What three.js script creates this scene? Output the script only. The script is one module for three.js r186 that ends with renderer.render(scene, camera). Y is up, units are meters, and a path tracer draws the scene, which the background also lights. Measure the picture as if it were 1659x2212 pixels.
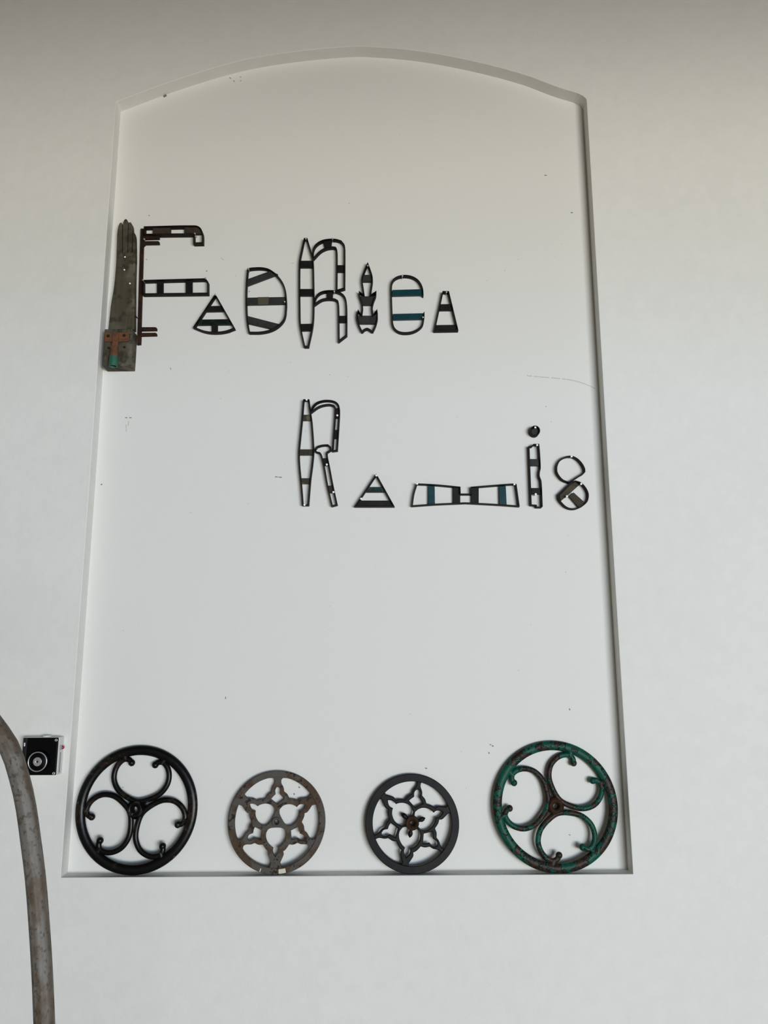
import * as THREE from 'three';
import { RoundedBoxGeometry } from 'three/addons/geometries/RoundedBoxGeometry.js';
import { mergeGeometries, toCreasedNormals } from 'three/addons/utils/BufferGeometryUtils.js';
import { RectAreaLightUniformsLib } from 'three/addons/lights/RectAreaLightUniformsLib.js';

// ---------------------------------------------------------------- camera, sky, light, exposure
const SILL = 1.11;                                   // height of the niche sill above the floor
const scene = new THREE.Scene();
const camera = new THREE.PerspectiveCamera(67.28, 1659 / 2212, 0.05, 60);
camera.rotation.order = 'YXZ';
camera.position.set(0.099, SILL + 0.4887, 1.9153);
camera.rotation.set(THREE.MathUtils.degToRad(10.993), THREE.MathUtils.degToRad(0.247), THREE.MathUtils.degToRad(-0.2956));
scene.add(camera);

scene.background = new THREE.Color(0.62, 0.72, 0.82);           // plain overcast sky
const ROOM = { x0: -4.6, x1: 5.6, z1: 8.9, h: 4.0, t: 0.2 };
const DOOR = { x0: 0.7, x1: 5.1, y0: 0.0, y1: 2.75 };          // glazed entrance far opposite the niche wall
const BEAM = { y: 2.41, z0: 3.04, z1: 3.3 };                    // deep cross beam between entrance and niche
RectAreaLightUniformsLib.init();
function doorLight(name, y, h, tilt, color, power) {               // skylight slants down into the room, light off the yard slants up
  const l = new THREE.RectAreaLight(color, power, 4.2, h), yaw = 0.7;
  l.name = name; l.position.set(3.0, y, 7.5);
  l.lookAt(l.position.x - Math.sin(yaw) * Math.cos(tilt), y - Math.sin(tilt), l.position.z - Math.cos(yaw) * Math.cos(tilt)); l.castShadow = true;
  scene.add(l);
}
doorLight('daylight_from_sky', 2.135, 1.05, 0.61, new THREE.Color(0.34, 0.6, 1.0), 12.5);
doorLight('daylight_from_yard', 0.855, 1.51, -0.58, new THREE.Color(1.0, 0.985, 0.935), 25.5);

const renderer = new THREE.WebGLRenderer({ antialias: true });
renderer.toneMapping = THREE.LinearToneMapping;
renderer.toneMappingExposure = 1.0;
renderer.shadowMap.enabled = true;

// ---------------------------------------------------------------- helpers
const taken = {};
function numbered(name) {
  const n = taken[name] || 0; taken[name] = n + 1;
  return n ? `${name}_${String(n).padStart(3, '0')}` : name;
}
function mesh(name, geos, mat, parent, label) {
  const list = (Array.isArray(geos) ? geos : [geos]).map(g => (g.index ? g.toNonIndexed() : g));
  for (const g of list) for (const k of Object.keys(g.attributes)) if (!['position', 'normal', 'uv'].includes(k)) g.deleteAttribute(k);
  const g = list.length > 1 ? mergeGeometries(list) : list[0];
  const m = new THREE.Mesh(g, mat);
  m.name = parent ? name : numbered(name);
  m.castShadow = m.receiveShadow = true;
  if (label) m.userData.label = label;
  (parent || scene).add(m);
  return m;
}
function tag(o, label, category, group) { Object.assign(o.userData, { label, category }); if (group) o.userData.group = group; return o; }
function thing(name, label, category, pos, group) {
  const g = new THREE.Group(); g.name = numbered(name); scene.add(g);
  if (pos) g.position.set(...pos);
  return tag(g, label, category, group);
}
function structure(o) { o.userData.kind = 'structure'; return o; }
function planarUV(g, s = 1) {                         // uv in metres from the face plane
  const p = g.attributes.position, uv = new Float32Array(p.count * 2);
  for (let i = 0; i < p.count; i++) { uv[2 * i] = p.getX(i) * s + p.getZ(i) * 0.7 * s; uv[2 * i + 1] = p.getY(i) * s + p.getZ(i) * 0.4 * s; }
  g.setAttribute('uv', new THREE.BufferAttribute(uv, 2));
  return g;
}
const box = (w, h, d, x = 0, y = 0, z = 0) => new THREE.BoxGeometry(w, h, d).translate(x, y, z);
const rbox = (w, h, d, r, x = 0, y = 0, z = 0) => new RoundedBoxGeometry(w, h, d, 2, r).translate(x, y, z);
const cyl = (r0, r1, h, n = 24) => new THREE.CylinderGeometry(r0, r1, h, n);
const V2 = (x, y) => new THREE.Vector2(x, y);
const shapeOf = pts => new THREE.Shape(pts.map(p => V2(p[0], p[1])));

// tileable value noise
function hash(x, y, s) { let h = Math.imul(x, 374761393) ^ Math.imul(y, 668265263) ^ Math.imul(s, 1442695041); h = Math.imul(h ^ (h >>> 13), 1274126177); return ((h ^ (h >>> 16)) >>> 0) / 4294967296; }
function vnoise(u, v, px, py, s) {
  const x = u * px, y = v * py, i = Math.floor(x), j = Math.floor(y);
  let fx = x - i, fy = y - j; fx = fx * fx * (3 - 2 * fx); fy = fy * fy * (3 - 2 * fy);
  const H = (a, b) => hash(((a % px) + px) % px, ((b % py) + py) % py, s);
  const a = H(i, j) + (H(i + 1, j) - H(i, j)) * fx, b = H(i, j + 1) + (H(i + 1, j + 1) - H(i, j + 1)) * fx;
  return a + (b - a) * fy;
}
function fbm(u, v, px, py, oct, s) { let t = 0, a = 0.5, n = 0; for (let o = 0; o < oct; o++) { t += a * vnoise(u, v, px << o, py << o, s + o * 17); n += a; a *= 0.55; } return t / n; }
const sm = (a, b, x) => { const t = Math.min(1, Math.max(0, (x - a) / (b - a))); return t * t * (3 - 2 * t); };
const mix = (a, b, t) => a.map((c, i) => c + (b[i] - c) * t);
function tex(w, h, fn, { color = true, repeat } = {}) {
  const d = new Uint8Array(w * h * 4);
  for (let y = 0; y < h; y++) for (let x = 0; x < w; x++) {
    const c = fn((x + 0.5) / w, (y + 0.5) / h), k = (y * w + x) * 4;
    if (Array.isArray(c)) { d[k] = c[0]; d[k + 1] = c[1]; d[k + 2] = c[2]; } else d[k] = d[k + 1] = d[k + 2] = c * 255;
    d[k + 3] = 255;
  }
  const t = new THREE.DataTexture(d, w, h, THREE.RGBAFormat);
  t.wrapS = t.wrapT = THREE.RepeatWrapping; t.magFilter = THREE.LinearFilter; t.minFilter = THREE.LinearMipmapLinearFilter; t.generateMipmaps = true;
  if (color) t.colorSpace = THREE.SRGBColorSpace;
  if (repeat) t.repeat.set(...repeat);
  t.needsUpdate = true;
  return t;
}
const std = o => new THREE.MeshStandardMaterial(o);
const dull = o => new THREE.MeshPhysicalMaterial({ specularIntensity: 0.35, ...o });   // oxidised, oily steel and matt plastics

// ---------------------------------------------------------------- materials
const PAINT = [224, 223, 217];
const plasterBump = tex(512, 512, (u, v) => 0.55 * fbm(u, v, 6, 6, 5, 3) + 0.45 * fbm(u, v, 60, 60, 3, 9), { color: false, repeat: [1 / 0.6, 1 / 0.6] });
const paintMap = tex(512, 512, (u, v) => { const n = fbm(u, v, 5, 5, 5, 21) - 0.5, f = fbm(u, v, 70, 70, 2, 5) - 0.5; return PAINT.map(c => c + n * 3 + f * 4); }, { repeat: [1 / 1.7, 1 / 1.7] });
const wallPaint = std({ map: paintMap, bumpMap: plasterBump, bumpScale: 0.0012, roughness: 0.85 });
const ceilingPaint = std({ color: '#5c5447', roughness: 0.9 });
const floorTile = std({ color: '#8b7f6c', roughness: 0.6 });
const sidePaint = std({ color: '#948b7c', roughness: 0.9 });
const frameMetal = std({ color: '#3a3a3a', roughness: 0.5, metalness: 0.4 });
const glass = new THREE.MeshPhysicalMaterial({ color: '#ffffff', transmission: 1, thickness: 0, roughness: 0.02, ior: 1.5 });

const steelMap = (a, b, c, seed, lo = 0.5, hi = 0.6) => tex(256, 256, (u, v) => {
  const n = fbm(u, v, 6, 6, 5, seed), g = fbm(u, v, 40, 40, 3, seed + 4);
  return mix(mix(a, b, sm(lo, hi, n)), c, 0.6 * sm(0.62, 0.72, g));
}, { repeat: [1 / 0.12, 1 / 0.12] });
const M = {
  blade: dull({ map: steelMap([14, 12, 11], [22, 16, 13], [32, 23, 19], 31), roughness: 0.55 }),
  bladeBrown: dull({ map: steelMap([22, 16, 14], [34, 23, 18], [44, 30, 24], 37), roughness: 0.6 }),
  dark: dull({ map: steelMap([18, 18, 17], [27, 25, 23], [38, 32, 27], 41), roughness: 0.55 }),
  grey: dull({ map: steelMap([44, 46, 46], [50, 51, 50], [60, 56, 49], 43), roughness: 0.55 }),
  brown: dull({ map: steelMap([50, 43, 39], [60, 49, 40], [70, 56, 42], 47), roughness: 0.65 }),
  olive: dull({ map: steelMap([62, 56, 44], [74, 66, 50], [48, 38, 30], 49), roughness: 0.65 }),
  brass: dull({ map: steelMap([58, 54, 44], [96, 90, 70], [36, 32, 26], 53), roughness: 0.45 }),
  teal: dull({ map: steelMap([12, 54, 62], [16, 62, 66], [38, 54, 46], 59, 0.45, 0.6), roughness: 0.45 }),
  darkteal: dull({ map: steelMap([26, 36, 36], [24, 52, 54], [70, 74, 68], 61), roughness: 0.4 }),
  green: dull({ map: steelMap([14, 24, 20], [16, 44, 34], [40, 34, 26], 67), roughness: 0.45 }),
  nail: std({ color: '#b9b9b6', roughness: 0.35, metalness: 0.6 }),
  whiteNail: std({ color: '#f4f4f2', roughness: 0.4 }),
  rust: dull({ map: steelMap([42, 26, 18], [58, 35, 21], [28, 20, 16], 71), roughness: 0.75 }),
  rustLight: dull({ map: steelMap([92, 66, 48], [108, 72, 48], [68, 52, 42], 73), roughness: 0.8 }),
  blackPlastic: dull({ color: '#070708', roughness: 0.4, specularIntensity: 0.2 }),
  blackSoft: dull({ color: '#1d1f21', roughness: 0.5 }),
  whitePlastic: std({ color: '#d9d8d2', roughness: 0.45 }),
  greyPlastic: std({ color: '#8f9192', roughness: 0.5 }),
  silver: std({ color: '#c9cbcc', roughness: 0.3, metalness: 0.7 }),
  red: std({ color: '#a3122b', roughness: 0.35 }),
  hole: std({ color: '#0a0908', roughness: 0.9 }),
};
// black gloss enamel with a few worn brown patches
const wheelBlack = dull({ map: tex(512, 512, (u, v) => { const n = fbm(u, v, 5, 5, 5, 81), g = fbm(u, v, 50, 50, 3, 83); return mix(mix([9, 9, 10], [36, 27, 20], sm(0.57, 0.64, n) * sm(0.35, 0.6, g)), [92, 84, 74], sm(0.78, 0.82, g) * sm(0.5, 0.6, n)); }, { repeat: [1 / 0.3, 1 / 0.3] }), roughness: 0.33, specularIntensity: 0.5, bumpMap: plasterBump, bumpScale: 0.0006 });
const wheelSteel = dull({ map: tex(512, 512, (u, v) => { const n = fbm(u, v, 8, 8, 5, 91), g = fbm(u, v, 40, 40, 3, 93), k = fbm(u, v, 14, 14, 3, 95); return mix(mix([82, 77, 72], [74, 58, 44], sm(0.46, 0.62, n)), [34, 28, 24], 0.9 * sm(0.6, 0.68, g * 0.6 + k * 0.4)); }, { repeat: [1 / 0.25, 1 / 0.25] }), roughness: 0.6, bumpMap: plasterBump, bumpScale: 0.0004 });
const wheelIron = dull({ map: tex(256, 256, (u, v) => { const n = fbm(u, v, 7, 7, 5, 101); return mix([15, 16, 17], [24, 21, 20], sm(0.48, 0.62, n)); }, { repeat: [1 / 0.25, 1 / 0.25] }), roughness: 0.5, bumpMap: plasterBump, bumpScale: 0.0004 });
const flake = (u, v) => 0.6 * fbm(u, v, 7, 7, 5, 111) + 0.4 * fbm(u, v, 30, 30, 4, 113);
const wheelGreen = dull({ map: tex(512, 512, (u, v) => { const k = flake(u, v), g = fbm(u, v, 40, 40, 3, 115); const base = mix([30, 24, 20], [56, 42, 32], sm(0.3, 0.7, g)); const p = mix([9, 56, 44], [20, 88, 70], fbm(u, v, 18, 18, 3, 117)); return mix(mix(base, [10, 16, 14], sm(0.47, 0.5, k)), p, sm(0.505, 0.52, k)); }, { repeat: [1 / 0.2, 1 / 0.2] }), roughness: 0.45, bumpMap: tex(512, 512, (u, v) => sm(0.48, 0.52, flake(u, v)), { color: false, repeat: [1 / 0.2, 1 / 0.2] }), bumpScale: 0.0007 });
const oldWood = dull({ map: tex(512, 512, (u, v) => { const n = fbm(u, v, 3, 3, 5, 121), gr = fbm(u, v, 70, 4, 3, 123), g = fbm(u, v, 18, 18, 4, 125); return mix(mix([108, 103, 88], [74, 70, 57], sm(0.38, 0.62, n)), [44, 40, 32], 0.55 * sm(0.54, 0.72, g)).map(c => c + (gr - 0.5) * 16); }, { repeat: [1 / 0.3, 1 / 0.3] }), roughness: 0.7, bumpMap: plasterBump, bumpScale: 0.0004 });
const pipeSteel = dull({ map: tex(512, 512, (u, v) => { const n = fbm(u, v, 10, 30, 5, 131), st = fbm(u, v, 16, 1, 3, 133), g = fbm(u, v, 50, 220, 3, 135); return mix(mix([102, 98, 92], [78, 67, 54], sm(0.4, 0.6, 0.45 * n + 0.55 * st)), [54, 44, 35], 0.55 * sm(0.6, 0.72, g)).map(c => c + (st - 0.5) * 30); }), roughness: 0.55, specularIntensity: 0.6, bumpMap: plasterBump, bumpScale: 0.0003 });

// ---------------------------------------------------------------- outlines measured on the wall, millimetres from the middle of the sill
const T = {
  niche: [[-665.6, -1.0], [664.1, 1.6], [664.8, 940.3], [669.0, 2043.3], [666.2, 2050.0], [658.1, 2058.3], [643.7, 2066.5], [585.0, 2088.2], [496.0, 2127.7], [344.4, 2174.9], [191.2, 2208.6], [58.4, 2223.1], [10.5, 2224.5], [-162.3, 2208.6], [-320.2, 2178.6], [-509.1, 2114.4], [-658.6, 2051.6], [-663.3, 2046.9], [-663.1, 957.3]],
  dies: [
    {"n": "F_top", "c": true, "h": 19.0, "o": [[-569.4, 1673.9], [-428.6, 1675.6], [-416.1, 1670.4], [-409.2, 1659.7], [-406.9, 1649.0], [-406.0, 1624.5], [-429.9, 1624.2], [-431.0, 1648.7], [-433.9, 1651.8], [-568.1, 1651.3]], "w": [["brown", [[-547.9, 1677.1], [-498.1, 1676.7], [-497.0, 1653.8], [-546.7, 1654.2]]], ["brown", [[-460.1, 1676.9], [-427.5, 1676.6], [-415.6, 1670.2], [-410.9, 1656.1], [-434.8, 1655.0], [-459.1, 1654.5]]]]},
    {"n": "F_mid", "c": true, "h": 19.0, "o": [[-564.0, 1513.2], [-393.9, 1516.8], [-386.9, 1507.9], [-385.6, 1474.6], [-561.9, 1473.8]], "w": [["dark", [[-527.9, 1513.9], [-510.9, 1513.8], [-509.1, 1478.0], [-526.1, 1478.1]]], ["dark", [[-449.0, 1514.6], [-431.1, 1514.4], [-429.6, 1478.1], [-447.4, 1478.2]]]]},
    {"n": "a_sector", "c": true, "h": 17.0, "o": [[-365.5, 1471.2], [-310.4, 1373.5], [-334.0, 1364.8], [-364.6, 1361.7], [-391.8, 1365.4], [-420.4, 1377.0]], "w": [["dark", [[-383.2, 1440.2], [-349.3, 1441.1], [-339.7, 1425.4], [-392.1, 1424.6]]], ["green", [[-403.9, 1401.3], [-329.4, 1401.9], [-319.8, 1386.3], [-412.3, 1385.5]]], ["dark", [[-373.2, 1387.1], [-357.2, 1387.0], [-356.4, 1364.7], [-372.3, 1364.8]]]]},
    {"n": "b_arch", "c": true, "h": 17.0, "o": [[-279.3, 1546.6], [-266.9, 1548.7], [-241.2, 1549.3], [-219.1, 1543.1], [-194.8, 1521.9], [-178.1, 1493.3], [-172.9, 1460.3], [-172.0, 1432.9], [-175.9, 1401.8], [-190.0, 1381.6], [-211.4, 1367.9], [-240.1, 1361.4], [-269.8, 1361.2], [-275.0, 1385.2], [-279.1, 1420.1], [-281.3, 1468.9], [-281.1, 1512.3]], "w": [["grey", [[-281.5, 1518.2], [-217.3, 1543.2], [-196.9, 1532.7], [-281.0, 1498.8]]], ["grey", [[-281.3, 1464.1], [-173.9, 1465.6], [-173.5, 1445.2], [-280.7, 1443.7]]], ["grey", [[-278.5, 1411.3], [-191.1, 1386.7], [-208.9, 1372.7], [-276.7, 1389.9]]]]},
    {"n": "R_stem", "c": true, "h": 17.0, "o": [[-125.6, 1636.2], [-117.9, 1636.1], [-102.5, 1581.4], [-100.6, 1566.8], [-98.9, 1523.0], [-97.1, 1432.9], [-99.1, 1381.4], [-110.2, 1319.9], [-119.8, 1320.0], [-132.8, 1381.6], [-135.4, 1433.2], [-137.3, 1523.3], [-137.2, 1567.1], [-135.4, 1581.7]], "w": [["dark", [[-137.5, 1572.7], [-100.0, 1572.4], [-99.8, 1552.6], [-137.2, 1552.9]]], ["dark", [[-136.2, 1488.8], [-99.0, 1488.5], [-98.7, 1469.0], [-135.9, 1469.3]]], ["dark", [[-133.3, 1386.6], [-100.2, 1387.0], [-102.4, 1367.7], [-129.6, 1367.0]]]]},
    {"n": "R_hook", "c": true, "h": 17.0, "o": [[-99.9, 1576.8], [-101.0, 1596.1], [-96.5, 1612.7], [-84.8, 1625.0], [-67.9, 1631.8], [-40.8, 1633.1], [-23.9, 1628.0], [-15.0, 1614.8], [-13.6, 1595.4], [-13.4, 1487.9], [-34.8, 1481.3], [-35.4, 1599.3], [-39.0, 1608.9], [-48.3, 1610.3], [-64.3, 1607.8], [-81.1, 1598.2]], "w": [["dark", [[-73.6, 1632.7], [-49.0, 1636.6], [-51.0, 1613.5], [-69.1, 1611.8]]], ["dark", [[-35.4, 1558.6], [-14.1, 1558.5], [-14.0, 1538.7], [-35.3, 1538.9]]]]},
    {"n": "R_leg", "c": true, "h": 17.0, "o": [[-94.9, 1441.5], [-94.2, 1454.4], [-88.1, 1467.8], [-76.5, 1476.7], [-56.5, 1480.3], [-36.4, 1478.4], [-19.7, 1470.0], [-10.9, 1456.4], [-7.8, 1432.3], [-7.2, 1352.1], [-27.9, 1335.1], [-29.8, 1439.6], [-32.1, 1450.7], [-41.3, 1456.1], [-59.6, 1457.7], [-76.2, 1454.6]], "w": [["dark", [[-62.0, 1478.3], [-44.9, 1479.0], [-46.4, 1459.2], [-61.8, 1459.7]]], ["dark", [[-29.7, 1409.4], [-8.1, 1409.3], [-8.0, 1390.4], [-29.6, 1390.6]]]]},
    {"n": "I_tulip", "c": true, "h": 17.0, "o": [[49.3, 1561.0], [55.5, 1542.7], [61.3, 1522.6], [62.1, 1507.2], [59.1, 1485.6], [56.7, 1465.4], [71.8, 1476.5], [70.7, 1464.8], [65.4, 1450.5], [61.7, 1433.5], [62.8, 1415.7], [63.4, 1407.3], [74.2, 1422.7], [75.4, 1410.2], [74.8, 1396.0], [70.1, 1378.4], [62.7, 1362.2], [59.2, 1362.5], [53.9, 1367.5], [47.0, 1370.2], [40.7, 1367.6], [35.7, 1362.7], [33.8, 1361.9], [27.1, 1376.9], [22.1, 1392.9], [20.6, 1408.9], [23.3, 1422.2], [32.7, 1407.5], [33.9, 1415.9], [35.4, 1433.7], [32.1, 1449.8], [27.4, 1465.1], [26.2, 1476.8], [40.0, 1465.2], [37.0, 1487.5], [34.2, 1509.3], [35.7, 1521.9], [42.1, 1541.9]], "w": [["grey", [[34.8, 1529.2], [62.1, 1529.0], [62.0, 1509.0], [34.8, 1509.2]]], ["grey", [[29.3, 1465.8], [67.8, 1465.5], [62.2, 1440.4], [35.2, 1440.6]]], ["grey", [[21.9, 1409.4], [73.8, 1409.0], [72.0, 1385.9], [26.0, 1386.2]]]]},
    {"n": "C_open", "c": false, "h": 17.0, "o": [[200.0, 1463.9], [198.9, 1483.1], [193.2, 1499.7], [183.5, 1512.2], [167.8, 1520.9], [148.0, 1523.6], [130.1, 1519.5], [119.2, 1511.0], [114.8, 1498.6], [114.1, 1466.7], [115.3, 1413.9], [116.5, 1386.6], [121.5, 1369.8], [134.7, 1359.3], [156.1, 1357.1], [177.6, 1362.7], [195.4, 1377.2], [200.9, 1396.4], [201.8, 1415.3]], "w": [["teal", [[116.1, 1483.8], [200.0, 1485.7], [199.7, 1468.2], [115.9, 1466.7]]], ["teal", [[117.1, 1413.7], [200.9, 1415.2], [200.7, 1398.3], [117.0, 1396.9]]]]},
    {"n": "a_trapeze", "c": true, "h": 17.0, "o": [[253.9, 1475.2], [269.3, 1475.1], [291.9, 1363.6], [229.3, 1362.8]], "w": [["dark", [[247.4, 1441.1], [277.4, 1441.2], [280.1, 1423.5], [244.7, 1423.3]]], ["dark", [[234.5, 1380.5], [288.2, 1380.9], [291.0, 1366.6], [231.1, 1365.8]]]]},
    {"n": "R2_stem", "c": true, "h": 17.0, "o": [[-120.3, 1169.5], [-106.6, 1169.4], [-102.9, 1140.9], [-97.9, 1106.3], [-92.7, 1030.4], [-95.1, 992.9], [-99.5, 953.8], [-104.0, 885.3], [-118.4, 885.4], [-122.7, 933.6], [-129.1, 993.1], [-130.5, 1026.9], [-127.5, 1068.5], [-123.7, 1116.1]], "w": [["brass", [[-124.8, 1129.8], [-102.0, 1129.7], [-101.7, 1113.9], [-124.6, 1114.0]]], ["brass", [[-130.3, 1035.2], [-93.0, 1035.0], [-92.8, 1019.5], [-130.1, 1019.7]]], ["brass", [[-125.5, 957.5], [-101.5, 957.3], [-101.3, 942.5], [-125.2, 942.6]]]]},
    {"n": "R2_hook", "c": true, "h": 17.0, "o": [[-100.3, 1135.5], [-97.1, 1148.1], [-86.6, 1160.4], [-71.9, 1166.1], [-55.3, 1167.3], [-38.7, 1163.9], [-28.9, 1155.4], [-25.7, 1142.3], [-26.7, 1105.9], [-30.8, 1031.0], [-42.1, 1029.7], [-40.2, 1064.1], [-36.2, 1145.8], [-40.5, 1153.3], [-53.4, 1156.3], [-71.8, 1153.5], [-84.6, 1147.7]], "w": [["dark", [[-36.5, 1147.5], [-26.1, 1147.4], [-26.0, 1119.9], [-36.3, 1120.0]]], ["dark", [[-40.1, 1087.8], [-28.3, 1087.7], [-28.2, 1064.1], [-39.9, 1064.2]]]]},
    {"n": "R2_leg", "c": true, "h": 17.0, "o": [[-88.4, 1033.8], [-83.0, 1040.9], [-70.6, 1044.6], [-55.2, 1045.5], [-48.4, 1039.6], [-47.2, 1032.4], [-52.3, 1028.7], [-57.0, 1026.1], [-57.3, 1018.5], [-52.0, 992.6], [-41.6, 938.6], [-30.0, 885.9], [-42.4, 882.7], [-55.1, 936.9], [-64.6, 989.0], [-69.7, 1010.6], [-72.2, 1019.0], [-75.9, 1024.3], [-85.0, 1026.6]], "w": [["dark", [[-69.4, 1010.5], [-56.3, 1011.4], [-52.1, 992.2], [-65.6, 990.7]]], ["brown", [[-53.8, 937.0], [-41.9, 938.0], [-38.1, 919.8], [-50.4, 917.7]]]]},
    {"n": "a_triangle", "c": true, "h": 17.0, "o": [[71.2, 964.5], [116.2, 880.6], [16.8, 881.2]], "w": [["darkteal", [[51.5, 933.1], [88.4, 932.9], [94.8, 918.6], [42.5, 918.9]]], ["dark", [[25.9, 897.3], [106.6, 896.8], [114.1, 882.0], [18.7, 882.6]]]]},
    {"n": "M_bow", "c": true, "h": 17.0, "o": [[176.4, 939.3], [228.4, 936.1], [287.4, 929.9], [287.5, 911.6], [316.5, 911.4], [316.4, 929.4], [369.5, 933.6], [429.2, 937.5], [432.5, 935.7], [438.0, 879.2], [388.0, 883.2], [333.9, 886.6], [301.8, 888.3], [287.8, 887.9], [221.5, 885.3], [163.6, 881.5], [168.6, 913.8]], "w": [["teal", [[205.7, 935.3], [222.3, 934.4], [222.3, 886.9], [204.9, 885.7]]], ["dark", [[270.2, 931.2], [288.6, 931.1], [287.6, 888.1], [269.3, 888.2]]], ["dark", [[317.3, 930.5], [336.4, 930.4], [335.1, 887.4], [316.2, 887.5]]], ["teal", [[389.0, 932.5], [406.4, 933.7], [407.1, 884.1], [388.6, 884.6]]]]},
    {"n": "i_stem", "c": true, "h": 17.0, "o": [[469.9, 1037.3], [477.9, 1037.9], [482.0, 1043.0], [495.5, 1043.2], [496.6, 1017.2], [496.6, 978.8], [494.1, 968.9], [493.2, 957.6], [497.1, 943.5], [497.3, 877.8], [495.5, 876.2], [482.8, 876.3], [482.2, 881.1], [469.2, 881.9], [469.6, 974.7]], "w": [["grey", [[471.7, 1005.2], [496.8, 1005.0], [496.0, 986.8], [471.0, 986.9]]], ["dark", [[472.4, 927.7], [498.7, 927.5], [498.0, 911.1], [471.7, 911.2]]]]},
    {"n": "i_dot", "c": true, "h": 20.0, "o": [[498.7, 1079.1], [498.0, 1075.2], [496.1, 1071.6], [493.4, 1068.9], [490.0, 1067.1], [486.3, 1066.5], [482.6, 1067.1], [479.4, 1068.9], [476.9, 1071.8], [475.3, 1075.3], [474.9, 1079.2], [475.7, 1083.1], [477.5, 1086.7], [480.3, 1089.5], [483.7, 1091.2], [487.4, 1091.8], [491.0, 1091.2], [494.3, 1089.4], [496.8, 1086.5], [498.3, 1083.0]], "w": [["grey", [[498.8, 1077.8], [498.2, 1074.3], [496.5, 1071.1], [494.1, 1068.7], [491.1, 1067.1], [487.8, 1066.6], [484.6, 1067.1], [481.7, 1068.8], [479.5, 1071.3], [478.1, 1074.4], [477.7, 1077.9], [478.4, 1081.4], [480.0, 1084.5], [482.4, 1087.0], [485.5, 1088.6], [488.8, 1089.1], [492.0, 1088.5], [494.9, 1086.9], [497.1, 1084.4], [498.5, 1081.2]]]]},
    {"n": "S_top", "c": true, "h": 17.0, "o": [[539.2, 974.3], [540.8, 985.6], [548.4, 999.0], [561.2, 1007.9], [577.9, 1010.6], [592.7, 1004.4], [604.4, 991.9], [611.2, 977.8], [611.8, 968.9], [606.9, 963.4], [599.9, 959.5], [581.5, 947.9], [569.1, 940.8], [554.1, 947.1], [545.0, 957.0], [540.0, 967.2]], "w": []},
    {"n": "S_bottom", "c": true, "h": 17.0, "o": [[540.7, 907.9], [552.7, 918.8], [567.0, 932.4], [579.8, 942.4], [585.4, 944.5], [598.8, 939.8], [610.4, 927.1], [616.5, 913.3], [616.6, 900.8], [612.5, 889.6], [602.4, 880.0], [588.5, 873.4], [576.1, 871.0], [561.3, 874.4], [549.6, 884.5], [541.5, 897.0]], "w": [["olive", [[544.4, 908.5], [568.5, 930.6], [585.6, 943.2], [597.5, 935.5], [579.1, 919.3], [547.7, 893.1], [544.8, 899.9]]], ["olive", [[568.6, 905.3], [581.1, 915.3], [608.0, 889.0], [591.6, 876.4]]]]}
  ],
  nails: [[-427.0, 1650.2, 22, 2.4, "F_top"], [-562.8, 1512.4, 22, 2.4, "F_mid left"], [-392.6, 1516.0, 22, 2.4, "F_mid right"], [-566.0, 1634.4, 22, 2.4, "bracket"], [-615.2, 1579.7, 24, 2.4, "hand palm"], [-614.5, 1541.6, 24, 2.4, "hand upper"], [-597.1, 1501.2, 24, 2.4, "hand lower"], [-364.7, 1468.7, 20, 2.4, "sector apex"], [-276.6, 1544.2, 20, 2.4, "arch corner"], [-175.8, 1446.9, 20, 2.4, "arch bar"], [-121.1, 1633.9, 19, 2.4, "stem"], [-47.8, 1632.9, 19, 2.4, "hook"], [-41.6, 1476.3, 19, 2.4, "leg"], [49.4, 1551.7, 19, 2.4, "tulip"], [144.0, 1520.6, 20, 2.4, "open top"], [198.3, 1399.0, 20, 2.4, "open bar"], [263.1, 1471.7, 20, 2.4, "trapeze"], [-112.2, 1168.0, 20, 2.8, "r2 top"], [-113.6, 884.8, 20, 2.8, "r2 bottom"], [-30.9, 1124.2, 20, 2.8, "r2 hook"], [-57.2, 991.1, 20, 2.8, "r2 leg up"], [-39.4, 917.8, 20, 2.8, "r2 leg low"], [71.3, 961.2, 20, 2.8, "triangle apex"], [32.1, 899.9, 20, 2.8, "triangle side"], [176.5, 938.8, 20, 2.8, "bow left"], [427.3, 935.7, 20, 2.8, "bow right"], [487.6, 1087.7, 20, 2.8, "dot"], [490.4, 1039.9, 20, 2.8, "i top"], [481.1, 909.2, 20, 2.8, "i low"], [578.3, 1008.8, 20, 2.8, "s top"], [599.3, 935.3, 20, 2.8, "s low rim"], [560.9, 903.1, 20, 2.8, "s low plate"]],
  hand: [[-649.3, 1370.2], [-646.6, 1441.6], [-641.9, 1490.6], [-640.2, 1552.4], [-641.0, 1602.4], [-642.6, 1655.4], [-641.6, 1669.4], [-639.7, 1679.5], [-637.0, 1685.4], [-634.3, 1687.1], [-631.9, 1685.3], [-630.8, 1678.2], [-625.8, 1595.3], [-624.7, 1595.3], [-628.4, 1682.0], [-627.7, 1688.3], [-625.3, 1694.7], [-621.5, 1697.7], [-617.8, 1694.9], [-615.4, 1688.7], [-614.7, 1680.6], [-611.3, 1595.2], [-609.9, 1595.2], [-613.1, 1681.8], [-612.0, 1686.2], [-609.3, 1688.2], [-606.4, 1686.1], [-603.7, 1679.2], [-602.0, 1666.5], [-599.2, 1597.1], [-597.8, 1597.1], [-600.4, 1658.9], [-599.4, 1661.7], [-597.2, 1658.8], [-595.0, 1652.5], [-593.2, 1642.3], [-588.8, 1577.0], [-586.4, 1502.5], [-583.2, 1441.2], [-579.8, 1369.7]],
  block: [[-651.1, 1257.3], [-575.5, 1256.7], [-575.2, 1360.4], [-650.0, 1361.0]],
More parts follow.
